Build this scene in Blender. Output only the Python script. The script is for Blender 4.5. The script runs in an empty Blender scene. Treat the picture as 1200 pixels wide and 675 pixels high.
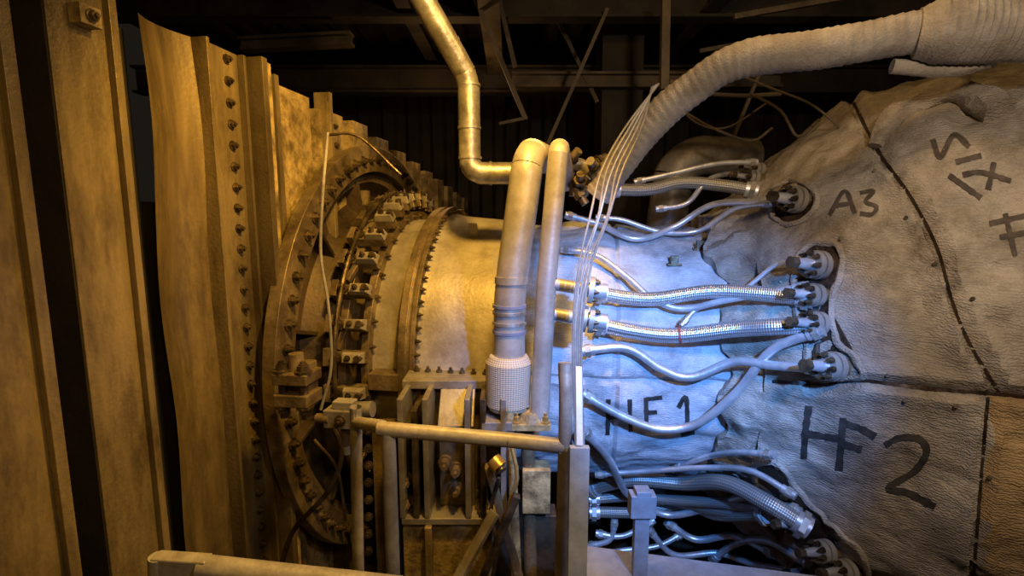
import bpy, bmesh, math, random
from mathutils import Vector, Matrix, noise
from mathutils.bvhtree import BVHTree
random.seed(7)
ZC=2.2; PITCH=math.radians(8); F=600.0
TH=math.radians(8.5)
C1=Vector((-0.373,3.2,-0.79))
AX=Vector((math.cos(TH),-math.sin(TH),0)); NQ=Vector((-math.sin(TH),-math.cos(TH),0)); UP=Vector((0,0,1))
def ray(px,py):
    u=(px-600)/F; v=(337.5-py)/F
    return Vector((u, math.cos(PITCH)+v*math.sin(PITCH), v*math.cos(PITCH)-math.sin(PITCH)))
def U(px,py,y):
    r=ray(px,py); return r*(y/r.y)
def proj(p):
    yc=p.y*math.cos(PITCH)-p.z*math.sin(PITCH); zc=p.y*math.sin(PITCH)+p.z*math.cos(PITCH)
    return (600+F*p.x/yc, 337.5-F*zc/yc) if yc>.05 else (9999,9999)
def A(s,ang,r):
    a=math.radians(ang)
    return C1+AX*s+(NQ*math.cos(a)+UP*math.sin(a))*r
def Wl(s,q,z):
    p=C1+AX*s+NQ*q; return Vector((p.x,p.y,z))
# ---------------------------------------------------------------- materials
def new_mat(name):
    m=bpy.data.materials.new(name); m.use_nodes=True
    nt=m.node_tree; b=nt.nodes['Principled BSDF']; return m,nt,b
def mat(name,c1,c2,rough=.6,metal=0.,scale=4.,bump=.15,c3=None,fine=60.,streak=False,t=(.4,.62),c3a=.55,c3s=2.6):
    m,nt,b=new_mat(name); N=nt.nodes; L=nt.links
    tc=N.new('ShaderNodeTexCoord'); mp=N.new('ShaderNodeMapping')
    L.new(tc.outputs['Object'],mp.inputs[0])
    if streak: mp.inputs['Scale'].default_value=(1,1,.12)
    n1=N.new('ShaderNodeTexNoise'); n1.inputs['Scale'].default_value=scale; n1.inputs['Detail'].default_value=9; n1.inputs['Roughness'].default_value=.65
    L.new(mp.outputs[0],n1.inputs['Vector'])
    r=N.new('ShaderNodeValToRGB'); r.color_ramp.elements[0].position=t[0]; r.color_ramp.elements[1].position=t[1]
    r.color_ramp.elements[0].color=(*c1,1); r.color_ramp.elements[1].color=(*c2,1)
    L.new(n1.outputs['Fac'],r.inputs[0]); out=r.outputs[0]
    if c3:
        mp3=N.new('ShaderNodeMapping'); L.new(tc.outputs['Object'],mp3.inputs[0])
        if streak: mp3.inputs['Scale'].default_value=(1,1,.35)
        n3=N.new('ShaderNodeTexNoise'); n3.inputs['Scale'].default_value=scale*c3s; n3.inputs['Detail'].default_value=10; n3.inputs['Roughness'].default_value=.75
        L.new(mp3.outputs[0],n3.inputs['Vector'])
        r3=N.new('ShaderNodeValToRGB'); r3.color_ramp.elements[0].position=.44; r3.color_ramp.elements[1].position=.66
        r3.color_ramp.elements[1].color=(c3a,c3a,c3a,1)
        L.new(n3.outputs['Fac'],r3.inputs[0])
        mx=N.new('ShaderNodeMixRGB'); L.new(r3.outputs[0],mx.inputs[0]); L.new(out,mx.inputs[1]); mx.inputs[2].default_value=(*c3,1); out=mx.outputs[0]
    L.new(out,b.inputs['Base Color'])
    n2=N.new('ShaderNodeTexNoise'); n2.inputs['Scale'].default_value=fine; n2.inputs['Detail'].default_value=4
    L.new(tc.outputs['Object'],n2.inputs['Vector'])
    bp=N.new('ShaderNodeBump'); bp.inputs['Strength'].default_value=bump; bp.inputs['Distance'].default_value=.01
    L.new(n2.outputs['Fac'],bp.inputs['Height']); L.new(bp.outputs[0],b.inputs['Normal'])
    b.inputs['Metallic'].default_value=metal
    mr=N.new('ShaderNodeMapRange'); mr.inputs['To Min'].default_value=max(.05,rough-.15); mr.inputs['To Max'].default_value=min(1,rough+.2)
    L.new(n1.outputs['Fac'],mr.inputs['Value']); L.new(mr.outputs[0],b.inputs['Roughness'])
    return m
def braid(name,c1,c2,nu=10,nv=60,metal=.8,rough=.35):
    m,nt,b=new_mat(name); N=nt.nodes; L=nt.links
    uv=N.new('ShaderNodeUVMap'); sp=N.new('ShaderNodeSeparateXYZ'); L.new(uv.outputs[0],sp.inputs[0])
    def M(op,a,bb):
        n=N.new('ShaderNodeMath'); n.operation=op
        for i,v in enumerate((a,bb)):
            if v is None: continue
            if isinstance(v,(int,float)): n.inputs[i].default_value=v
            else: L.new(v,n.inputs[i])
        return n.outputs[0]
    u=M('MULTIPLY',sp.outputs[0],nu*6.28318); v=M('MULTIPLY',sp.outputs[1],nv*6.28318)
    s1=M('SINE',M('ADD',u,v),None); s2=M('SINE',M('SUBTRACT',u,v),None)
    h=M('MULTIPLY',s1,s2)
    r=N.new('ShaderNodeValToRGB'); r.color_ramp.elements[0].color=(*c1,1); r.color_ramp.elements[1].color=(*c2,1)
    r.color_ramp.elements[0].position=.2; r.color_ramp.elements[1].position=.75
    L.new(M('MULTIPLY_ADD',h,.5),r.inputs[0])
    r.inputs[0].links[0].from_node.inputs[2].default_value=.5
    L.new(r.outputs[0],b.inputs['Base Color'])
    bp=N.new('ShaderNodeBump'); bp.inputs['Strength'].default_value=.5; bp.inputs['Distance'].default_value=.002
    L.new(h,bp.inputs['Height']); L.new(bp.outputs[0],b.inputs['Normal'])
    b.inputs['Metallic'].default_value=metal; b.inputs['Roughness'].default_value=rough
    return m
def fabric(name,c1,c2,c3,c3a=.6,wv=.07,dist=.03):
    m=mat(name,c1,c2,.72,0,1.9,.25,c3,160,c3a=c3a,t=(.34,.62),c3s=1.9)
    nt=m.node_tree;N=nt.nodes;L=nt.links
    tc=N.new('ShaderNodeTexCoord')
    w1=N.new('ShaderNodeTexWave'); w1.inputs['Scale'].default_value=30; w1.inputs['Distortion'].default_value=9; w1.bands_direction='Z'; w1.inputs['Detail Scale'].default_value=2; w1.inputs['Detail'].default_value=4
    L.new(tc.outputs['Object'],w1.inputs['Vector'])
    mp=N.new('ShaderNodeMapping'); mp.inputs['Scale'].default_value=(.6,.6,1.3); L.new(tc.outputs['Object'],mp.inputs[0])
    n=N.new('ShaderNodeTexNoise'); n.inputs['Scale'].default_value=6; n.inputs['Detail'].default_value=12; n.inputs['Roughness'].default_value=.55; n.inputs['Distortion'].default_value=.8; L.new(mp.outputs[0],n.inputs['Vector'])
    ad=N.new('ShaderNodeMath'); ad.operation='MULTIPLY_ADD'; L.new(w1.outputs['Fac'],ad.inputs[0]); ad.inputs[1].default_value=wv; L.new(n.outputs['Fac'],ad.inputs[2])
    bp=[x for x in N if x.type=='BUMP'][0]
    b2=N.new('ShaderNodeBump'); b2.inputs['Strength'].default_value=.9; b2.inputs['Distance'].default_value=dist
    L.new(ad.outputs[0],b2.inputs['Height']); L.new(bp.outputs[0],b2.inputs['Normal']); L.new(b2.outputs[0],N['Principled BSDF'].inputs['Normal'])
    return m
M_wall=mat('aged_yellow_paint',(.07,.05,.025),(.27,.205,.09),.42,.15,3.2,.15,(.03,.021,.010),70,True,c3a=.85,c3s=1.6)
M_dark=mat('shade_and_disc_black',(.008,.006,.005),(.018,.014,.010),.85,0,4,.2)  # near-black: shade painted into the wall gaps; also colours the deck discs
M_rib=mat('grimy_rib_paint',(.11,.085,.045),(.30,.235,.115),.4,.25,3.5,.2,(.045,.03,.014),80,True,c3a=.8,c3s=2)
M_yel=mat('flaking_yellow_paint',(.15,.11,.045),(.50,.39,.18),.55,0,5,.3,(.06,.04,.02),60,c3a=.9)
M_ring=mat('brown_cast_steel',(.14,.105,.06),(.30,.235,.14),.4,.4,4,.25,(.06,.04,.02),c3a=.8)
M_deep=mat('dark_cast_steel',(.03,.021,.013),(.10,.07,.042),.5,.4,5,.2)
M_case=mat('grey_cast_casing',(.26,.24,.20),(.44,.41,.355),.45,.25,2.2,.15,(.17,.135,.09),c3a=.7)
M_grey=mat('grey_cast_frame',(.16,.15,.135),(.30,.285,.26),.45,.3,3,.15,(.09,.07,.05),c3a=.6)
M_bolt=mat('bolt_steel',(.06,.045,.03),(.18,.14,.09),.35,.7,12,.2)
M_pipe=mat('painted_steel_pipe',(.28,.27,.255),(.45,.43,.40),.4,.35,3,.08,(.20,.16,.11),c3a=.5)
M_foil=mat('foil_duct',(.34,.33,.31),(.54,.53,.50),.38,.75,6,.3,(.12,.10,.08),22,c3a=.7)
M_rope=mat('rope_lagging',(.25,.225,.19),(.43,.40,.355),.85,0,4,.5,(.16,.12,.085),140)
M_mid=fabric('silver_lagging_cloth',(.36,.39,.43),(.58,.61,.66),(.20,.19,.20),.75,.05,.02)
M_blk=fabric('dirty_lagging_cloth',(.23,.20,.165),(.47,.43,.375),(.13,.10,.07),.85)
M_blkb=fabric('brown_lagging_cloth',(.26,.17,.08),(.44,.31,.15),(.16,.10,.05))
M_ink=mat('marker_ink',(.015,.013,.012),(.05,.045,.04),.8,0,20,.1)
M_fade=mat('faded_ink',(.05,.042,.037),(.11,.09,.075),.8,0,20,.1)
M_hose=braid('braided_hose',(.38,.40,.42),(.78,.81,.86),8,56)
M_hoseD=braid('old_braided_hose',(.22,.22,.21),(.50,.49,.47),8,56,.6,.42)
M_thin=mat('steel_conduit',(.48,.50,.54),(.72,.75,.80),.35,.6,8,.1)
M_mesh=braid('wire_mesh_wrap',(.30,.26,.20),(.48,.44,.36),26,60,.1,.65)
M_rail=mat('grey_rail_paint',(.25,.24,.22),(.44,.42,.39),.42,.15,5,.12,(.14,.10,.07),c3a=.6)
M_blue=mat('pale_painted_steel',(.50,.55,.62),(.66,.72,.80),.5,.1,6,.1,(.25,.24,.24),c3a=.35)
M_deck=mat('deck_paint',(.20,.22,.27),(.30,.33,.40),.55,.1,4,.1,(.12,.11,.11),c3a=.5)
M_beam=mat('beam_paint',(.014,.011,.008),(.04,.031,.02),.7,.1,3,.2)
M_b2=mat('lit_beam_paint',(.055,.042,.028),(.14,.11,.07),.6,.2,3,.2)  # lighter copy of the beam paint, with light put into the colour
M_red=mat('red_tag',(.30,.07,.06),(.40,.12,.10),.5,0,10,.1)
M_bl2=mat('blue_clamp',(.12,.14,.22),(.18,.2,.30),.5,0,10,.1)
M_brass=mat('brass_fitting',(.42,.28,.08),(.6,.42,.16),.35,.7,10,.1)
M_cav=mat('dark_cavity',(.02,.012,.008),(.07,.042,.025),.5,.2,20,.4)  # dark brown for the flat opening patches and the seam lines
# ---------------------------------------------------------------- builder
class B:
    def __init__(s,name): s.n=name; s.v=[]; s.f=[]; s.m=[]; s.uv=[]; s.mats=[]; s.sm=[]
    def mi(s,m):
        if m not in s.mats: s.mats.append(m)
        return s.mats.index(m)
    def add(s,vs,fs,m,uvs=None,smooth=True):
        o=len(s.v); s.v+= [Vector(v) for v in vs]; k=s.mi(m)
        for i,f in enumerate(fs):
            s.f.append([o+j for j in f]); s.m.append(k); s.sm.append(smooth)
            s.uv.append(uvs[i] if uvs else [(0,0)]*len(f))
    def box(s,c,ax,dims,m,taper=1.):
        a=[Vector(x).normalized() for x in ax]; vs=[]
        for i in(-1,1):
            for j in(-1,1):
                for k in(-1,1):
                    t=taper if k>0 else 1
                    vs.append(Vector(c)+a[0]*i*dims[0]/2*t+a[1]*j*dims[1]/2*t+a[2]*k*dims[2]/2)
        s.add(vs,[(0,1,3,2),(4,6,7,5),(0,4,5,1),(2,3,7,6),(0,2,6,4),(1,5,7,3)],m,None,False)
    def seg(s,p0,p1,w,t,m,up=UP):
        p0=Vector(p0);p1=Vector(p1);d=(p1-p0); x=d.cross(up)
        if x.length<1e-5: x=d.cross(Vector((1,0,0)))
        x.normalize(); y=x.cross(d).normalized()
        s.box((p0+p1)/2,(x,y,d),(w,t,d.length),m)
    def cyl(s,p0,p1,r0,r1=None,m=None,n=16,smooth=True):
        r1=r0 if r1 is None else r1
        p0=Vector(p0);p1=Vector(p1);d=(p1-p0).normalized()
        x=d.cross(UP if abs(d.z)<.9 else Vector((1,0,0))).normalized(); y=d.cross(x)
        vs=[];fs=[]
        for p,r in((p0,r0),(p1,r1)):
            for i in range(n):
                a=2*math.pi*i/n; vs.append(p+(x*math.cos(a)+y*math.sin(a))*r)
        L=(p1-p0).length
        fs=[(i,(i+1)%n,n+(i+1)%n,n+i) for i in range(n)]
        uvs=[[(i/n,0),((i+1)/n,0),((i+1)/n,L),(i/n,L)] for i in range(n)]
        s.add(vs,fs,m,uvs,smooth)
        s.add(vs,[tuple(range(n))[::-1],tuple(range(n,2*n))],m,None,False)
    def bolt(s,p,d,r=.014,h=.018,m=None):
        d=Vector(d).normalized(); m=m or M_bolt
        s.cyl(p,Vector(p)+d*h*.3,r*1.35,None,m,10,False)
        s.cyl(Vector(p)+d*h*.3,Vector(p)+d*h,r,r*.95,m,6,False)
        s.cyl(Vector(p)+d*h,Vector(p)+d*h*1.5,r*.5,None,m,6,False)
    def tube(s,pts,r,m,n=14,step=.03,rf=None,flat=1.,caps=True):
        P=spline(pts,step); vs=[];k=len(P)
        T=[(P[min(i+1,k-1)]-P[max(i-1,0)]).normalized() for i in range(k)]
        x=T[0].cross(UP if abs(T[0].z)<.9 else Vector((1,0,0))).normalized()
        D=0;ds=[]
        for i in range(k):
            if i: D+=(P[i]-P[i-1]).length
            ds.append(D)
            x=(x-T[i]*x.dot(T[i])).normalized(); y=T[i].cross(x)
            for j in range(n):
                a=2*math.pi*j/n
                rr=r*(rf(D,a) if rf else 1)
                vs.append(P[i]+(x*math.cos(a)+y*math.sin(a)*flat)*rr)
        fs=[];uvs=[]
        for i in range(k-1):
            for j in range(n):
                j2=(j+1)%n
                fs.append((i*n+j,i*n+j2,(i+1)*n+j2,(i+1)*n+j))
                uvs.append([(j/n,ds[i]),((j+1)/n,ds[i]),((j+1)/n,ds[i+1]),(j/n,ds[i+1])])
        s.add(vs,fs,m,uvs)
        if caps: s.add(vs[:n]+vs[-n:],[tuple(range(n))[::-1],tuple(range(n,2*n))],m,None,False)
        return P
    def rev(s,prof,m,a0=0,a1=360,n=128,rfun=None):
        full=(a1-a0)>=360; cnt=n if full else n+1; vs=[];fs=[]
        for (ss,r) in prof:
            for j in range(cnt):
                a=a0+(a1-a0)*j/n
                if rfun: vs.append(rfun(ss,a,r))
                else: vs.append(A(ss,a,r))
        for i in range(len(prof)-1):
            for j in range(n):
                j2=(j+1)%cnt
                fs.append((i*cnt+j,i*cnt+j2,(i+1)*cnt+j2,(i+1)*cnt+j))
        s.add(vs,fs,m)
    def done(s,bevel=0,ang=35,parent=None):
        me=bpy.data.meshes.new(s.n); me.from_pydata([v+Vector((0,0,ZC)) for v in s.v],[],s.f)
        for m in s.mats: me.materials.append(m)
        ul=me.uv_layers.new(name='UVMap'); k=0
        for p,mi,u,sm in zip(me.polygons,s.m,s.uv,s.sm):
            p.material_index=mi; p.use_smooth=sm
            for q in u: ul.data[k].uv=q; k+=1
        o=bpy.data.objects.new(s.n,me); bpy.context.collection.objects.link(o)
        if parent: o.parent=parent
        me.update()
        bm=bmesh.new(); bm.from_mesh(me); 
        bmesh.ops.recalc_face_normals(bm,faces=bm.faces); 
        for e in bm.edges:
            if len(e.link_faces)==2 and e.calc_face_angle(0)>math.radians(ang): e.smooth=False
        bm.to_mesh(me); bm.free()
        if bevel:
            b=o.modifiers.new('bevel','BEVEL'); b.width=bevel; b.segments=2; b.limit_method='ANGLE'; b.angle_limit=math.radians(50)
        return o
def empty(name):
    o=bpy.data.objects.new(name,None); bpy.context.collection.objects.link(o); return o
def spline(pts,step):
    P=[Vector(p) for p in pts]
    if len(P)==2:
        n=max(2,int((P[1]-P[0]).length/step)); return [P[0].lerp(P[1],i/n) for i in range(n+1)]
    Q=[P[0]*2-P[1]]+P+[P[-1]*2-P[-2]]; out=[]
    for i in range(1,len(Q)-2):
        a,b,c,d=Q[i-1:i+3]; n=max(2,int((c-b).length/step))
        for k in range(n):
            t=k/n; out.append(.5*((2*b)+(c-a)*t+(2*a-5*b+4*c-d)*t*t+(-a+3*b-3*c+d)*t**3))
    out.append(P[-1]); return out
def rnd(P,rad=.06,n=6):
    P=[Vector(p) for p in P]; out=[P[0]]
    for i in range(1,len(P)-1):
        a=(P[i-1]-P[i]);b=(P[i+1]-P[i]); r=min(rad,a.length*.45,b.length*.45)
        p0=P[i]+a.normalized()*r;p1=P[i]+b.normalized()*r
        for k in range(n+1):
            t=k/n; out.append(p0*(1-t)**2+P[i]*2*t*(1-t)+p1*t*t)
    out.append(P[-1]); return out
# ---------------------------------------------------------------- room
FL=-2.2; CE=1.75
b=B('floor'); b.box((1,2.2,FL-.05),((1,0,0),(0,1,0),UP),(9.,9.5,.1),M_deep); b.done()
def corr(b,p0,p1,z0,z1,m,amp=.05,per=.3,nrm=None):
    p0=Vector(p0);p1=Vector(p1);d=(p1-p0);L=d.length;d.normalize(); nrm=Vector((d.y,-d.x,0)) if nrm is None else nrm
    pts=[];t=0
    while t<L:
        for dt,off in((0,0),(.3,0),(.45,1),(.85,1)):
            if t+dt*per<L: pts.append(p0+d*(t+dt*per)+nrm*amp*off)
        t+=per
    pts.append(p1); vs=[];fs=[]
    for p in pts: vs+=[(p.x,p.y,z0),(p.x,p.y,z1)]
    for i in range(len(pts)-1): fs.append((2*i,2*i+2,2*i+3,2*i+1))
    b.add(vs,fs,m,None,False)
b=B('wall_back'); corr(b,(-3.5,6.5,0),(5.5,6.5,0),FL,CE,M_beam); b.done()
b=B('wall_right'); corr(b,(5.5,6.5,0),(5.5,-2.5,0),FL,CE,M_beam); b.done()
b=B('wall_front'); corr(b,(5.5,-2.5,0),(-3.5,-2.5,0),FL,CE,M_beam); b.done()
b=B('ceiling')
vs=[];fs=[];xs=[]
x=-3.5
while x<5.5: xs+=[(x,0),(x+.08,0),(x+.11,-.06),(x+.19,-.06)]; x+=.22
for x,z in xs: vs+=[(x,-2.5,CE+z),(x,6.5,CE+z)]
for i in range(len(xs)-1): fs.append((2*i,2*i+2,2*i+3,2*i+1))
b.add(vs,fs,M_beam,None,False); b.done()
def ibeam(b,p0,p1,w,h,m):
    p0=Vector(p0);p1=Vector(p1);up=UP if abs((p1-p0).normalized().z)<.9 else Vector((0,1,0))
    d=(p1-p0).normalized(); x=d.cross(up).normalized(); y=x.cross(d)
    c=(p0+p1)/2;L=(p1-p0).length
    b.box(c,(x,y,d),(.015,h,L),m)
    for k in(-1,1): b.box(c+y*k*h/2,(x,y,d),(w,.02,L),m)
b=B('ceiling_beam')
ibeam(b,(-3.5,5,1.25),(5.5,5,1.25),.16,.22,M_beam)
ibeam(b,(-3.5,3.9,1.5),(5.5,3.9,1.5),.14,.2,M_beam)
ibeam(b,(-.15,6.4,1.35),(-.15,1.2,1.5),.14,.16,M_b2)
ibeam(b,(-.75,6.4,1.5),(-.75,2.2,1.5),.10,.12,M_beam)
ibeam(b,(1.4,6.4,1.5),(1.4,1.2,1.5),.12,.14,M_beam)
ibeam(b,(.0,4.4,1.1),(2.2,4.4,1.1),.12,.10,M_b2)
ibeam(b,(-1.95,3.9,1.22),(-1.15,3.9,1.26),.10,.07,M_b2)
b.done()
b=B('steel_column'); ibeam(b,U(727,180,4.6)-Vector((0,0,2.4)),(U(727,0,4.6).x,4.6,CE-.05),.34,.3,M_beam); b.done()
b=B('roof_brace')
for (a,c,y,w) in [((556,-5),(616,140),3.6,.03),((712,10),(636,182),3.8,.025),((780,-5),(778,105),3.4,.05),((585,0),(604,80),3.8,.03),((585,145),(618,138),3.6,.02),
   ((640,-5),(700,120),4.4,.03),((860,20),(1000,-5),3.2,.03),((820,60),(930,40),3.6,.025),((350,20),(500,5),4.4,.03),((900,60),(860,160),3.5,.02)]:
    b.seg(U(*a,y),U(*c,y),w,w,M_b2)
b.done()
b=B('exhaust_duct')
b.tube(rnd([U(775,300,3.5),U(790,200,3.5),U(815,182,3.5),U(880,185,3.6)],.2),.13,M_grey,24)
b.cyl(U(790,222,3.5),U(790,214,3.5),.16,None,M_grey,24); b.done()
# ---------------------------------------------------------------- left bulkhead wall
b=B('wall_left'); WS=-.60; TOP=.64
def wbox(q0,q1,s0,s1,m,z0=FL,z1=TOP):
    p=[Wl(WS+s,q,z) for s in(s0,s1) for q in(q0,q1) for z in(z0,z1)]
    b.box((p[0]+p[7])/2,(AX,NQ,UP),(abs(s1-s0),abs(q1-q0),z1-z0),m)
wbox(3.6,2.05,.0,.11,M_wall,z1=1.0)
wbox(2.08,2.05,.11,.13,M_rib,z1=1.0)
wbox(2.05,1.95,-.06,-.03,M_dark,z1=1.0)  # dark strip paints the gap's shade, as do the recess strips below
wbox(1.95,1.77,0,.105,M_rib,z1=.9)
wbox(1.953,1.944,-.03,.10,M_dark,z1=.88)  # thin dark sheet paints shade on the post's side face
wbox(1.79,1.765,.1,.125,M_rib,z1=.9)
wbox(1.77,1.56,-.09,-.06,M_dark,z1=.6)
wbox(1.345,1.12,-.03,.03,M_rib)
wbox(1.35,1.335,.0,.07,M_rib)
wbox(1.135,1.12,.03,.06,M_rib)
wbox(1.105,1.07,-.03,.12,M_rib)
wbox(1.10,1.00,-.0,.09,M_yel)
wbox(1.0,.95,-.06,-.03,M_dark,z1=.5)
wbox(.95,.56,-.03,.01,M_yel,z1=.60)
wbox(.93,.90,0,.06,M_rib,z1=.62)
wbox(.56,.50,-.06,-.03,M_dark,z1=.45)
wbox(.50,.26,-.03,.04,M_yel,z1=.56); wbox(.50,.47,0,.09,M_rib)
q=.15
while q>-2.9:
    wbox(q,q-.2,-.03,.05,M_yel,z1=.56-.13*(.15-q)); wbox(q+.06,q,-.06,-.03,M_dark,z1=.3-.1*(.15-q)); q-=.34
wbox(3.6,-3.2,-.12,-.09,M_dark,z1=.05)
vs=[];fs=[];nq,nz=14,60
for i in range(nq+1):
    for j in range(nz+1):
        q=1.575-.235*i/nq; z=FL+(TOP-FL)*j/nz
        s=WS+.01+.03*noise.noise(Vector((q*4,z*1.5,0)))-.03*math.sin(math.pi*i/nq)
        vs.append(Wl(s,q,z))
for i in range(nq):
    for j in range(nz): k=i*(nz+1)+j; fs.append((k,k+1,k+nz+2,k+nz+1))
b.add(vs,fs,M_wall)
z=FL+.1
while z<TOP-.03:
    b.bolt(Wl(WS+.03,1.20,z),AX,.014,.018); z+=.082
for k in range(6): b.bolt(Wl(WS+.04,.36,TOP-.15-.1*k),AX,.012,.015)
for k in range(9): b.bolt(Wl(WS+.09,1.05,TOP-.1-.13*k),AX,.008,.010)
for (q,z) in[(1.86,.62),(1.86,.70),(1.86,.52)]:
    b.box(Wl(WS+.12,q,z),(AX,NQ,UP),(.04,.06,.05),M_yel); b.bolt(Wl(WS+.14,q,z),AX,.013,.015)
b.done(.004)
# ---------------------------------------------------------------- turbine casing
t=B('gas_turbine_casing')
SD=-.48
t.rev([(SD-.06,1.02),(SD-.06,1.15),(SD-.03,1.15),(SD-.03,1.21),(SD+.03,1.21),(SD+.03,1.06),(SD-.02,1.06),(SD-.02,1.00)],M_ring)
t.rev([(SD-.02,1.0),(SD-.09,.93),(SD-.07,.86),(SD+.05,.79),(SD+.12,.77),(-.24,.75)],M_deep)
t.rev([(-.36,.77),(-.36,.84),(-.32,.84),(-.32,.77)],M_ring)
t.rev([(-.25,.76),(-.25,.82),(-.21,.82),(-.21,.77)],M_ring)
t.rev([(-.21,.77),(-.10,.765),(-.055,.78),(-.055,.82)],M_case)
t.rev([(-.055,.80),(-.055,.845),(-.015,.845),(-.012,.838),(.002,.838),(.005,.845),(.028,.845),(.028,.79)],M_ring)
t.rev([(.028,.805),(.08,.79),(.30,.77),(.40,.76),(.40,.80),(.45,.80),(.45,.74)],M_case)
for i in range(66):
    a=i*360/66; t.bolt(A(SD+.03,a,1.135),AX,.020,.028)
for i in range(80):
    t.bolt(A(.028,i*4.5,.825),AX,.010,.018)
for i in range(40):
    t.bolt(A(-.21,i*9+2,.795),AX,.011,.018)
for i in range(12):
    a=i*30+15; t.seg(A(SD-.05,a,.82),A(SD-.05,a,1.02),.02,.10,M_deep,AX)
for a,sgn in((0,1),(180,-1)):
    t.box(A(.22,a,.83),(AX,NQ,UP),(.40,.12,.09),M_case)
    t.box(A(-.12,a,.81),(AX,NQ,UP),(.15,.11,.08),M_ring)
for i in range(7):
    t.bolt(A(.05+.055*i,0,.86)+UP*.045,UP,.016,.03); t.bolt(A(.05+.055*i,0,.89)+UP*.015,NQ,.013,.02); t.bolt(A(.05+.055*i,0,.89)-UP*.02,NQ,.010,.016)
t.box(A(.22,62,.79),(AX,A(.22,62,1)-A(.22,62,0),UP),(.05,.06,.06),M_case)
t.done(.003)
b=B('guide_vane_linkage')
for i,a in enumerate([108,100,92,84,77,69,60,50,40,29,18,8,-3]):
    o=(A(0,a,1)-A(0,a,0)); tn=AX.cross(o)
    c=A(-.285,a,.875)
    b.box(c,(AX,tn,o),(.18,.062,.05),M_ring,.85)
    b.box(c+AX*.035+o*.035,(AX,tn,o),(.11,.055,.04),M_case,.8)
    b.box(c-AX*.09,(AX,tn,o),(.035,.085,.10),M_ring)
    b.cyl(c+AX*.07-o*.04,c+AX*.07+o*.07,.016,None,M_bolt,8)
    b.bolt(c-AX*.05+o*.03,o,.018,.03); b.bolt(c+AX*.02+o*.055,o,.011,.02)
    if i%2==0: b.seg(c-AX*.02,c+tn*.12-AX*.05,.03,.03,M_ring,o)
b.tube([A(-.33,a,.93) for a in range(-30,125,6)],.012,M_bolt,8)
for a in range(-50,-6,9):
    o=(A(0,a,1)-A(0,a,0)); b.bolt(A(-.32,a,.80),AX,.02,.04,M_ring); b.bolt(A(-.30,a,.83),o,.016,.03)
b.done(.004)
# ---------------------------------------------------------------- lagging blankets
def interp(tab,s):
    if s<=tab[0][0]: return tab[0][1]
    for (a,ra),(c,rc) in zip(tab,tab[1:]):
        if s<=c:
            k=(s-a)/(c-a); k=k*k*(3-2*k)*.5+k*.5; return ra+(rc-ra)*k
    return tab[-1][1]
TAB=[(1.42,.745),(1.55,.82),(1.72,.97),(1.95,1.18),(2.2,1.38),(2.5,1.50),(3.0,1.54),(3.6,1.5),(4.4,1.45)]
def fz(x,y,z,o=4): return noise.fractal(Vector((x,y,z)),1.,2.,o)
SEAMS=[[(1000,120),(1030,178),(1068,232),(1098,290),(1115,350),(1135,400),(1172,462)],[(905,447),(960,450),(1010,446),(1090,456),(1172,462),(1230,470)],[(1158,465),(1150,560),(1140,690)],[(1172,462),(1128,378),(1140,420)]]
def segd(x,y,P):
    m=1e9
    for (a,b_),(c,d) in zip(P,P[1:]):
        vx,vy=c-a,d-b_; k=max(0,min(1,((x-a)*vx+(y-b_)*vy)/(vx*vx+vy*vy)))
        m=min(m,math.hypot(x-a-k*vx,y-b_-k*vy))
    return m
def big(ss,a,r):
    ar=math.radians(a)
    e=max(0,1-(ss-1.46)/.45)
    n_=.05*fz(ss*2.2,math.cos(ar)*r*2,math.sin(ar)*r*2+3)+(.018+.024*e)*fz(ss*8,math.cos(ar)*r*8,math.sin(ar)*r*8,5)
    sw=ss+ (.07*fz(math.cos(ar)*3,math.sin(ar)*3,5) if ss<1.6 else 0)
    p=A(sw,a,r+n_)
    x,y=proj(p)
    if -200<x<1500 and -100<y<900:
        d=min(segd(x,y,s) for s in SEAMS)
        if d<34:
            g=-.030*math.exp(-(d/5.)**2)+.018*math.exp(-((d-14)/9.)**2)
            p=A(sw,a,r+n_+g)
    return p
EB=empty('insulation_blanket')
bb=B('outer_shell')
prof=[(1.47,.66)]+[(1.46+.0145*i,interp(TAB,1.46+.0145*i)) for i in range(0,200)]
bb.rev(prof,M_blk,n=420,rfun=big)
kb=bb.mi(M_blkb)
for i,f in enumerate(bb.f):
    c=bb.v[f[0]]
    if c.y<C1.y:
        x,y=proj(c)
        if y>466 and x>1156-(y-466)*.08: bb.m[i]=kb
mb=B('jacket_shell')
def midf(ss,a,r):
    ar=math.radians(a); d=1e9
    for sm in(.98,): d=min(d,abs(ss-sm))
    for am in(2,-60,75,120,180,240): d=min(d,abs(math.radians((a-am+180)%360-180))*r)
    g=-.02*math.exp(-(d/.012)**2)
    return A(ss,a,r+g+.035*fz(ss*2.5,math.cos(ar)*2,math.sin(ar)*2+8)+.014*fz(ss*9,math.cos(ar)*7,math.sin(ar)*7,4))
mb.rev([(.46,.68)]+[(.46+.02*i,.735+.02*math.sin(i*.1)) for i in range(0,53)],M_mid,n=300,rfun=midf)
allv=t.v+bb.v+mb.v; allf=list(t.f)+[[i+len(t.v) for i in f] for f in bb.f]+[[i+len(t.v)+len(bb.v) for i in f] for f in mb.f]
BV=BVHTree.FromPolygons(allv,allf)
EJ=empty('insulation_jacket')
bb.done(parent=EB); mb.done(parent=EJ)
def S(px,py,off=.02,y=2.75):
    d=ray(px,py).normalized(); h=BV.ray_cast(Vector((0,0,0)),d)
    if h[0] is None: return U(px,py,y)
    return h[0]-d*off
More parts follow.
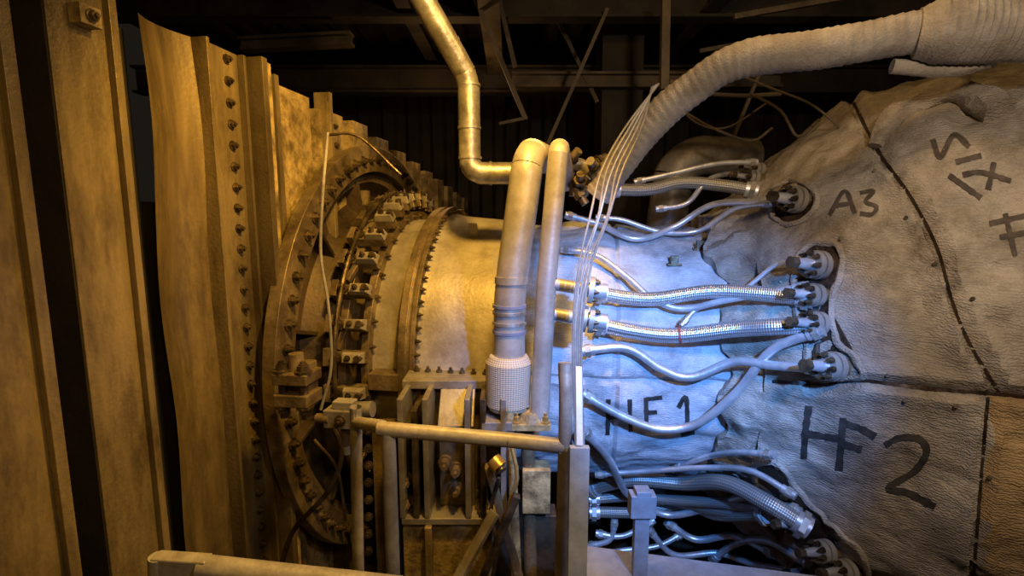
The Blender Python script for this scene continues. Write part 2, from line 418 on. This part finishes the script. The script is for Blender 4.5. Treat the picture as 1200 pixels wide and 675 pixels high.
def ribbon(b,pts,w,m,off=.004):
    P=spline([(p[0],p[1],0) for p in pts],3.)
    vs=[];fs=[]
    for i,p in enumerate(P):
        tt=(P[min(i+1,len(P)-1)]-P[max(i-1,0)]).normalized(); nx=Vector((-tt.y,tt.x,0))*w/2*(1+.35*noise.noise(p*.15))
        vs+=[S(p.x+nx.x,p.y+nx.y,off),S(p.x-nx.x,p.y-nx.y,off)]
    for i in range(len(P)-1): fs.append((2*i,2*i+1,2*i+3,2*i+2))
    b.add(vs,fs,m)
b=B('painted_lettering')
for st in [[(948,476),(944,506),(942,538)],[(988,490),(986,520),(983,552)],[(944,508),(986,515)],[(989,496),(1010,503),(1026,512)],[(986,520),(1010,527)],
  [(1037,522),(1055,513),(1078,515),(1086,530),(1072,552),(1042,572),(1065,578),(1096,594)]]: ribbon(b,st,8,M_ink)
for st in [[(972,252),(990,224),(1002,250)],[(979,241),(998,238)],[(1008,226),(1024,224),(1014,236),(1027,242),(1022,251),(1008,250)]]: ribbon(b,st,5,M_fade)
for st in [[(1093,163),(1102,184),(1118,158),(1136,172)],[(1112,205),(1150,232)],[(1120,190),(1150,182)],[(1128,205),(1150,202),(1185,212)],[(1165,190),(1158,222)],[(1160,262),(1205,252)],[(1172,278),(1205,272)],[(1178,250),(1190,300)]]: ribbon(b,st,6.5,M_fade)
b.done(parent=EB)
b=B('jacket_lettering')
for st in [[(713,468),(712,510)],[(738,468),(739,506)],[(712,490),(739,487)],[(757,466),(758,502)],[(757,468),(776,466)],[(758,484),(770,483)],[(795,478),(804,466),(806,508)],
  [(798,510),(814,507)]]: ribbon(b,st,5,M_ink)
b.done(parent=EJ)
b=B('seam')
for sm in SEAMS[:3]:
    ribbon(b,sm,4,M_cav,.003)
b.done(parent=EB)
b=B('lacing_stud')
for (x,y) in [(1025,200),(1062,255),(1095,310),(1140,350),(915,330),(1060,470),(1120,476),(900,530),(1160,560),(1040,440),(985,280)]:
    p=S(x,y,0); d=-ray(x,y).normalized(); b.cyl(p-d*.01,p+d*.008,.009,.006,M_bolt,8)
b.done(parent=EB)
b=B('burner_opening')
def opening(c,poly):
    P=spline([(x,y,0) for x,y in poly+[poly[0]]],5.)
    cen=S(*c,.004); ring=[S(p.x+3*noise.noise(p*.15),p.y+3*noise.noise(p*.13+Vector((9,0,0))),.006) for p in P]
    mid=[S((p.x+c[0])/2,(p.y+c[1])/2,.005) for p in P]; n=len(P)
    b.add([cen]+mid+ring,[(0,i+1,i+2) for i in range(n-1)]+[(i+1,n+i+1,n+i+2,i+2) for i in range(n-1)],M_cav)
    b.tube([r for r in ring[::2]],.013,M_blk,8,.02,rf=lambda D,a:1+.5*noise.noise(Vector((D*18,a,0))))
opening((935,238),[(905,222),(930,212),(955,225),(952,250),(930,262),(908,258)])
opening((965,345),[(935,300),(955,285),(985,292),(985,325),(975,350),(978,395),(998,415),(1012,438),(985,443),(955,442),(944,400),(930,350)])
opening((935,595),[(885,545),(912,545),(935,575),(970,612),(1010,650),(1010,690),(940,690),(915,640),(890,600)])
b.done(parent=EB)
b=B('folded_flap')
P=[S(1026,172,.03),S(1042,145,.03),S(1068,122,.03),S(1100,110,.03),S(1140,112,.03),S(1172,134,.03)]
b.tube(P,.055,M_blk,16,.02,rf=lambda D,a:(1+.35*fz(D*7,math.cos(a),math.sin(a),3))*min(1,.5+D*3))
b.done(parent=EB)
def nozzle(px,py,sz=1.,dirv=None,name='fuel_nozzle'):
    b=B(name); p=S(px,py,-.02); 
    d=(-AX*.80+NQ*.35+UP*.10).normalized() if dirv is None else dirv
    r=.046*sz
    b.cyl(p,p+d*.045,r*.9,None,M_ring,18); b.cyl(p+d*.045,p+d*.068,r*1.3,None,M_pipe,18); b.cyl(p+d*.075,p+d*.10,r*1.25,None,M_pipe,18)
    b.cyl(p+d*.10,p+d*.17,r*.6,r*.4,M_thin,12); b.cyl(p+d*.17,p+d*.20,r*.55,None,M_bolt,6,False)
    x=d.cross(UP).normalized(); y=d.cross(x)
    for i in range(8):
        a=i*math.pi/4; q=p+d*.10+(x*math.cos(a)+y*math.sin(a))*r*1.0; b.bolt(q,d,.009,.02); 
    b.done(.002); return p+d*.2
for px,py,sz in [(945,236,1.),(893,210,.7),(972,312,1.),(968,347,.8),(972,380,.8),(990,430,.95),(950,612,.8),(1005,668,.8),(980,645,.8),(900,200,.6),(960,668,.7)]: nozzle(px,py,sz)
# ---------------------------------------------------------------- hoses
def hose(name,pts,rpx,m,offs=.05,tag=None):
    b=B(name); P=[]
    for p in pts:
        o=p[2] if len(p)>2 else offs; P.append(S(p[0],p[1],o))
    for _ in range(2):
        Q=[p.copy() for p in P]
        for i in range(1,len(P)-1):
            dn=P[i].length; avg=(P[i-1].length+P[i+1].length)/2; nl=min(dn,dn*.5+avg*.5); Q[i]=P[i].normalized()*nl
        P=Q
    r=rpx*2.3/600
    C=b.tube(P,r,m,14,.02)
    for e,e2 in((0,3),(-1,-4)):
        d=(C[e2]-C[e]).normalized()
        b.cyl(C[e]-d*.01,C[e]+d*.05,r*1.3,None,M_thin,14); b.cyl(C[e]+d*.005,C[e]+d*.03,r*1.6,None,M_pipe,6,False)
    if tag:
        i=int(len(C)*tag); d=(C[i+1]-C[i]).normalized(); b.cyl(C[i],C[i]+d*.012,r*1.06,None,M_red,14)
    b.done()
H='braided_fuel_hose'; 
hose(H,[(698,343,.10),(735,349),(770,350),(830,342),(890,344),(950,350,.03)],8.5,M_hose,.09)
hose(H,[(698,379,.10),(740,388),(790,393),(860,386),(910,383),(960,380,.03)],9,M_hose,.09,.42)
hose(H,[(715,222),(760,222),(800,214),(850,218),(885,224)],8.5,M_hoseD,.05)
hose(H,[(692,572),(740,562),(800,566),(850,566),(900,590),(945,618)],10,M_hoseD,.12)
hose(H,[(770,580),(810,590),(860,600),(930,606)],9,M_hoseD,.09)
hose(H,[(692,600),(755,600),(800,590),(840,603),(900,604)],8,M_hoseD,.11)
hose(H,[(692,585),(740,582),(790,586),(850,590),(905,600)],7,M_hoseD,.05)
Tn='steel_fuel_line'
for pts,r in [
 ([(664,252),(700,262),(745,280),(790,266),(835,240),(900,236)],4.2),
 ([(700,255),(730,258),(775,272),(820,270),(860,245),(905,238)],3.6),
 ([(660,292),(700,300),(735,325),(765,350),(800,362),(850,352),(945,335)],3.8),
 ([(745,213),(790,203),(840,192),(885,190)],3.4),
 ([(770,245),(805,238),(835,208),(885,202)],3.4),
 ([(800,380),(820,360),(870,340),(910,310),(945,308)],2.6),
 ([(684,411),(735,408),(775,432),(810,442),(860,424),(905,428),(960,432)],5),
 ([(684,462),(730,488),(775,503),(820,495),(865,458),(905,410),(962,388)],5),
 ([(684,505),(715,540),(735,578),(780,603),(830,595),(880,582),(935,600)],5),
 ([(790,550),(830,535),(865,530),(905,533)],3.6),
 ([(700,556),(760,552),(830,548),(880,552),(930,580)],3.6),
 ([(782,612),(815,632),(860,628),(905,648)],5),
 ([(835,655),(865,636),(900,634),(945,660)],5),
 ([(760,620),(790,650),(840,648),(880,660),(930,670)],4.5),
 ([(700,625),(730,628),(765,610)],4),
 ([(700,650),(730,645),(770,640),(800,625)],4),
 ([(690,640),(715,632),(720,610)],4)]:
    hose(Tn,pts,r,M_thin,.09 if pts[0][1]>540 else .07)
# ---------------------------------------------------------------- vertical air pipes
def collar(b,p,d,r,w,m): d=Vector(d).normalized(); b.cyl(Vector(p)-d*w/2,Vector(p)+d*w/2,r,None,m,24)
b=B('bleed_air_pipe'); Y=2.12
b.tube(rnd([U(648,190,2.75),U(620,180,Y+.02),U(597,345,Y),U(597,450,Y)],.10),.066,M_pipe,24)
for py,m_ in((358,M_bl2),(366,M_foil),(378,M_foil),(388,M_bl2)): collar(b,U(597,py,Y),UP,.071,.012,m_)
collar(b,U(599,328,Y),UP,.069,.03,M_pipe)
b.cyl(U(595,472,Y),U(596,424,Y),.094,.098,M_mesh,32); b.cyl(U(595,478,Y),U(595,471,Y),.08,.094,M_mesh,32)
b.cyl(U(596,424,Y),U(596,416,Y),.098,.080,M_mesh,32)
b.cyl(U(596,500,Y),U(596,470,Y),.03,None,M_pipe,16)
b.done()
b=B('fuel_manifold_pipe'); Y=2.08
b.tube(rnd([U(664,215,2.6),U(655,172,Y),U(640,335,Y),U(632,492,Y)],.06),.041,M_pipe,20)
for py in(333,368):
    p=U(650,py,Y); e=U(688,py+6,Y-.02); b.cyl(p,e,.026,None,M_pipe,14)
    d=(e-p).normalized(); b.cyl(e-d*.02,e+d*.0,.055,None,M_pipe,20); b.cyl(e+d*.008,e+d*.028,.055,None,M_pipe,20)
    b.cyl(e,e+d*.08,.03,.034,M_thin,14)
    x=d.cross(UP).normalized();y=d.cross(x)
    for i in range(6): a=i*math.pi/3; b.bolt(e+d*.028+(x*math.cos(a)+y*math.sin(a))*.042,d,.008,.014)
p=U(622,495,Y); b.box(p,((1,0,0),(0,1,0),UP),(.16,.12,.025),M_yel); b.cyl(p+UP*.012,p+UP*.05,.06,.045,M_yel,16)
for k in(-1,1): b.bolt(p+Vector((k*.06,-.04,.012)),UP,.013,.03,M_brass)
b.done(.002)
b=B('vent_duct'); Y=2.5
b.tube(rnd([U(470,-45,2.3),U(549,92,Y),U(551,203,Y),U(632,203,Y)],.07,5),.052,M_foil,22,.04)
for q,d in((U(549,100,Y),UP),(U(550,150,Y),UP),(U(551,185,Y),UP),(U(575,203,Y),(1,0,0)),(U(526,52,2.46),U(549,92,Y)-U(470,-45,2.3)),(U(500,7,2.4),U(549,92,Y)-U(470,-45,2.3))): collar(b,q,d,.056,.012,M_foil)
b.done()
b=B('valve_cluster'); 
for i in range(14):
    p=U(662+random.random()*40,188+random.random()*40,2.45+random.random()*.1); d=Vector((random.uniform(-1,1),random.uniform(-.5,.2),random.uniform(-1,1))).normalized()
    b.cyl(p,p+d*.09,.02,None,random.choice([M_pipe,M_ring,M_bolt]),12); b.cyl(p+d*.03,p+d*.05,.032,None,M_bolt,6,False)
b.tube([U(655,190,2.5),U(685,195,2.5),U(700,215,2.5)],.03,M_pipe)
b.done()
b=B('rope_lagged_pipe')
def saw(x): x=x%1.; return x if x<.8 else (1-x)*4
def rope(D,a): return 1+.07*(saw(D/.034+a/6.283)-.4)+.12*noise.noise(Vector((D*5,math.cos(a),math.sin(a))))
b.tube(rnd([U(700,228,2.5),U(735,180,2.42),U(775,132,2.35),U(855,70,2.2),U(940,60,2.1),U(1080,38,2.0)],.12),.072,M_rope,24,.006,rf=rope)
b.tube([U(1074,40,2.0),U(1120,36,1.95),U(1250,30,1.85)],.112,M_rope,28,.005,rf=lambda D,a:(1+.05*saw(D/.022+a/6.283)+.12*noise.noise(Vector((D*5,math.cos(a),math.sin(a)))))*min(1,.75+D*4))
b.tube([U(1045,78,2.05),U(1110,82,2.0),U(1165,70,1.95)],.028,M_rope,12,.01,rf=rope)
b.done()
b=B('cable_bundle')
for k in range(5):
    o=(k-2)*6
    b.tube([U(772-k*2,98+k,2.0),U(742+o*.8,150,1.97),U(717+o,200,1.94),U(702+o*.9+(k%2)*4,255,1.9),U(686+o*.6,310,1.9),U(677+o*.45,380,1.9),U(677+o*.4,450,1.9),U(680+o*.4,540,1.9)],.0045,M_rail if k%2 else M_pipe,8)
b.done()
b=B('hanging_cable')
for pts,y,r in [([(785,95),(820,108),(870,112),(915,110)],3.0,.012),([(800,130),(835,150),(880,165),(905,150)],2.9,.008),([(880,110),(915,130),(935,160),(960,140)],2.8,.008),([(860,85),(900,102),(950,122),(985,150)],2.6,.006),([(790,105),(810,140),(850,150),(900,120)],2.9,.006)]:
    b.tube([U(*p,y) for p in pts],r,M_b2,8)
b.done()
b=B('instrument_cable')
for pts,y,r,m in [([(384,155),(378,230),(376,300),(385,360),(388,430),(376,480)],1.98,.006,M_rail),([(382,480),(400,530),(385,575),(345,620),(330,660)],1.95,.010,M_bolt),([(368,515),(395,550),(405,610)],1.95,.006,M_bolt),([(384,158),(420,160),(470,205)],2.2,.006,M_bolt)]:
    b.tube([U(*p,y) for p in pts],r,m,8)
b.done()
# ---------------------------------------------------------------- clevis + actuator
b=B('casing_jack_clevis'); c=U(349,452,1.93)
X=AX;Yv=NQ
b.box(c+UP*.04,(X,Yv,UP),(.14,.12,.045),M_ring); b.box(c-UP*.045,(X,Yv,UP),(.14,.12,.05),M_ring); b.box(c+X*.0-Yv*.03,(X,Yv,UP),(.10,.07,.18),M_ring)
for k in(-1,1):
    b.cyl(c+X*k*.045+Yv*.03-UP*.12,c+X*k*.045+Yv*.03+UP*.10,.016,None,M_bolt,12)
    b.bolt(c+X*k*.045+Yv*.03+UP*.063,UP,.024,.03); b.bolt(c+X*k*.045+Yv*.03-UP*.07,-UP,.024,.03)
b.cyl(c+UP*.06,c+UP*.13,.032,.028,M_ring,16)
b.done(.005)
b=B('vane_position_actuator'); c=U(405,488,1.85)
b.box(c,(X,Yv,UP),(.14,.08,.07),M_grey); b.cyl(c+X*.05+UP*.03,c+X*.11+UP*.035,.03,None,M_grey,16); b.cyl(c-UP*.03,c-UP*.11,.02,None,M_ring,12); b.cyl(c-UP*.11-X*.0,c-UP*.15,.013,None,M_pipe,10)
b.cyl(c-X*.05+Yv*.03,c-X*.10+Yv*.03,.018,None,M_ring,12); b.bolt(c+Yv*.04,Yv,.016,.02); b.box(c+UP*.05,(X,Yv,UP),(.08,.05,.03),M_pipe)
b.done(.005)
# ---------------------------------------------------------------- lower trunnion casting
b=B('trunnion_support')
Y0=2.02
def pl(x0,x1,y0,y1,z0,z1,m=M_grey): b.box(((x0+x1)/2,(y0+y1)/2,(z0+z1)/2),((1,0,0),(0,1,0),UP),(abs(x1-x0),abs(y1-y0),abs(z1-z0)),m)
zt=U(500,468,Y0).z; zb=U(500,608,Y0).z
xa=U(468,540,Y0).x; xb=U(592,540,Y0).x
pl(xa,xb,Y0+.24,Y0+.26,zb,zt,M_ring)
pl(xa,xb,Y0,Y0+.26,zb-.03,zb,M_grey)
for px,m_ in((470,M_grey),(486,M_bolt),(499,M_grey),(548,M_grey),(566,M_bolt),(590,M_grey)):
    x=U(px,540,Y0).x; pl(x-.012,x+.012,Y0,Y0+.24,zb,zt-.0 if px!=486 else zt-.05,m_)
x0=U(499,0,Y0).x;x1=U(548,0,Y0).x
pl(x0,x1,Y0+.10,Y0+.13,zb,zt-.10,M_ring)
b.box(((x0+x1)/2,Y0+.13,zt-.09),((1,0,0),(0,.7,-.7),(0,.7,.7)),(x1-x0,.03,.18),M_grey)
pl(xa-.02,xb+.02,Y0+.18,Y0+.34,zt-.02,zt+.02)
pl(xb-.10,xb+.03,Y0+.0,Y0+.2,zt-.14,zt-.10,M_grey)
for px,py in((478,560),(478,585),(535,548),(535,570),(565,590),(522,540)):
    b.bolt(U(px,py,Y0+.08),(0,-1,0),.022,.05,M_ring)
pl(xa+.0,xb-.06,Y0+.02,Y0+.24,FL,zb-.03,M_yel)
pl(xa+.10,xa+.13,Y0-.02,Y0+.02,FL,zb-.03,M_rib)
pl(U(415,0,Y0+.2).x,U(445,0,Y0+.2).x,Y0+.2,Y0+.3,FL,U(430,500,Y0+.2).z,M_ring)
for k in range(8): b.bolt(U(432,505+k*20,Y0+.2),(0,-1,0),.016,.02)
b.seg(U(572,545,Y0-.05),U(612,690,Y0-.05),.05,.03,M_ring); b.seg(U(606,580,Y0-.1),U(560,690,Y0-.1),.035,.03,M_bolt)
b.seg(U(530,690,1.8),U(580,600,1.9),.05,.02,M_grey)
b.cyl(U(597,480,2.05),U(607,690,2.05),.020,None,M_yel,14); b.cyl(U(618,490,2.1),U(622,690,2.1),.03,None,M_ring,14)
b.box(U(628,570,2.1),((1,0,0),(0,1,0),UP),(.12,.1,.20),M_yel); b.box(U(634,640,2.15),((1,0,0),(0,1,0),UP),(.13,.1,.36),M_deep)
b.cyl(U(578,538,1.95),U(586,548,1.93),.03,.035,M_brass,16); b.cyl(U(586,548,1.93),U(588,552,1.92),.022,None,M_bolt,16)
b.tube([U(600,525,1.98),U(606,560,1.95),U(596,600,1.96),U(602,680,1.96)],.009,M_brass,10)
b.tube([U(585,560,1.94),U(575,600,1.95),U(582,640,1.96),U(575,690,1.96)],.009,M_bolt,10)
b.done(.004)
# ---------------------------------------------------------------- handrail
b=B('handrail'); Y=1.45; R=.021
b.tube(rnd([U(414,690,Y+.2)-UP*.7,U(417,495,Y+.2),U(448,500,Y)],.03),R*.95,M_rail,14)
b.tube([U(455,505,Y)-UP*1.2,U(455,505,Y)],R,M_rail,14)
b.tube(rnd([U(443,502,Y),U(600,516,Y-.02),U(662,523,Y-.05)],.02),R*1.05,M_rail,16)
b.tube([U(662,425,Y-.02),U(662,525,Y-.05),U(655,525,Y-.05)-UP*1.2],R*.95,M_rail,14)
b.seg(U(655,523,Y-.05),U(670,523,Y-.05),.03,.03,M_rail)
b.done()
b=B('ladder_stile'); Y=1.35
b.seg(U(679,523,Y),U(679,523,Y)-UP*1.5,.055,.02,M_blue,Vector((0,1,0)))
b.seg(U(679,523,Y),U(678,430,Y+.15),.02,.012,M_blue,Vector((0,1,0)))
b.done(.002)
b=B('lower_guard_pipe'); 
p0=U(235,664,1.2);p1=U(470,690,1.2)
b.tube([p0,p1],.03,M_rail,18); b.seg(U(182,660,1.2),U(245,664,1.2),.04,.05,M_rail); b.cyl(U(186,652,1.2),U(186,670,1.2),.024,None,M_rail,14)
b.done(.004)
b=B('access_platform'); z=U(690,640,1.75).z
cn=[(.20,1.77),(1.08,1.585),(1.0,1.05),(.10,1.2)]
vs=[(x,y,z+h) for h in(-.06,0) for x,y in cn]
b.add(vs,[(3,2,1,0),(4,5,6,7)]+[(i,(i+1)%4,4+(i+1)%4,4+i) for i in range(4)],M_deck,None,False)
for x,y in((.26,1.7),(.98,1.55),(.95,1.12),(.18,1.25)): b.box((x,y,(z-.06+FL)/2),((1,0,0),(0,1,0),UP),(.05,.05,z-.06-FL),M_deck)
c=U(752,597,1.6); b.box((c.x,1.6,(c.z+z)/2),((1,0,0),(0,1,0),UP),(.05,.03,c.z-z),M_deck); b.box(c+UP*.02,((1,0,0),(0,1,0),UP),(.085,.05,.08),M_deck); b.box(c+UP*.065,((1,0,0),(0,1,0),UP),(.05,.05,.02),M_deck)
for px in(705,765,850): p=U(px,672,1.5); b.cyl((p.x,1.5,z),(p.x,1.5,z+.012),.014,None,M_dark,14)
b.done(.003)
b=B('small_lug'); 
for px,py in((820,292),(790,310)):
    p=S(px,py,.0); b.box(p,(AX,NQ,UP),(.07,.05,.012),M_bolt); b.box(p+UP*.02,(AX,NQ,UP),(.04,.02,.05),M_bolt)
b.done(.003)
# ---------------------------------------------------------------- lights
def light(kind,loc,tgt,col,e,size=.3,ang=None,blend=.6):
    l=bpy.data.lights.new(kind+'_lamp',kind); l.energy=e; l.color=col
    if kind=='AREA': l.size=size
    else: l.shadow_soft_size=size
    if kind=='SPOT': l.spot_size=math.radians(ang); l.spot_blend=blend
    o=bpy.data.objects.new(l.name,l); bpy.context.collection.objects.link(o)
    loc=Vector(loc);tgt=Vector(tgt); o.location=loc+Vector((0,0,ZC)); o.rotation_euler=(tgt-loc).to_track_quat('-Z','Y').to_euler(); return o
light('SPOT',(.05,1.45,1.2),(-.75,2.4,-.5),(1,.53,.08),260,.09,92,.6)
light('SPOT',(.1,.0,.6),(-.95,2.0,-.4),(1,.51,.06),36,.1,85,1.)
light('SPOT',(.75,.25,.35),U(765,440,2.2),(.12,.36,1),470,.04,50,.8)
light('AREA',(.9,.3,.8),U(1050,420,1.9),(1,.76,.53),25,.2)
light('POINT',(.9,1.9,1.3),(0,0,0),(1,.58,.2),22,.08)
light('POINT',(-.5,4.3,.85),(0,0,0),(1,.55,.2),7,.08)
w=bpy.data.worlds.new('world'); bpy.context.scene.world=w; w.use_nodes=True
w.node_tree.nodes['Background'].inputs[0].default_value=(.35,.28,.2,1); w.node_tree.nodes['Background'].inputs[1].default_value=.03
cam=bpy.data.cameras.new('camera'); co=bpy.data.objects.new('camera',cam); bpy.context.collection.objects.link(co)
cam.sensor_width=36; cam.lens=18; co.location=(0,0,ZC); co.rotation_euler=(math.radians(90)-PITCH,0,0); cam.clip_start=.02
bpy.context.scene.camera=co
bpy.context.scene.view_settings.view_transform='Standard'
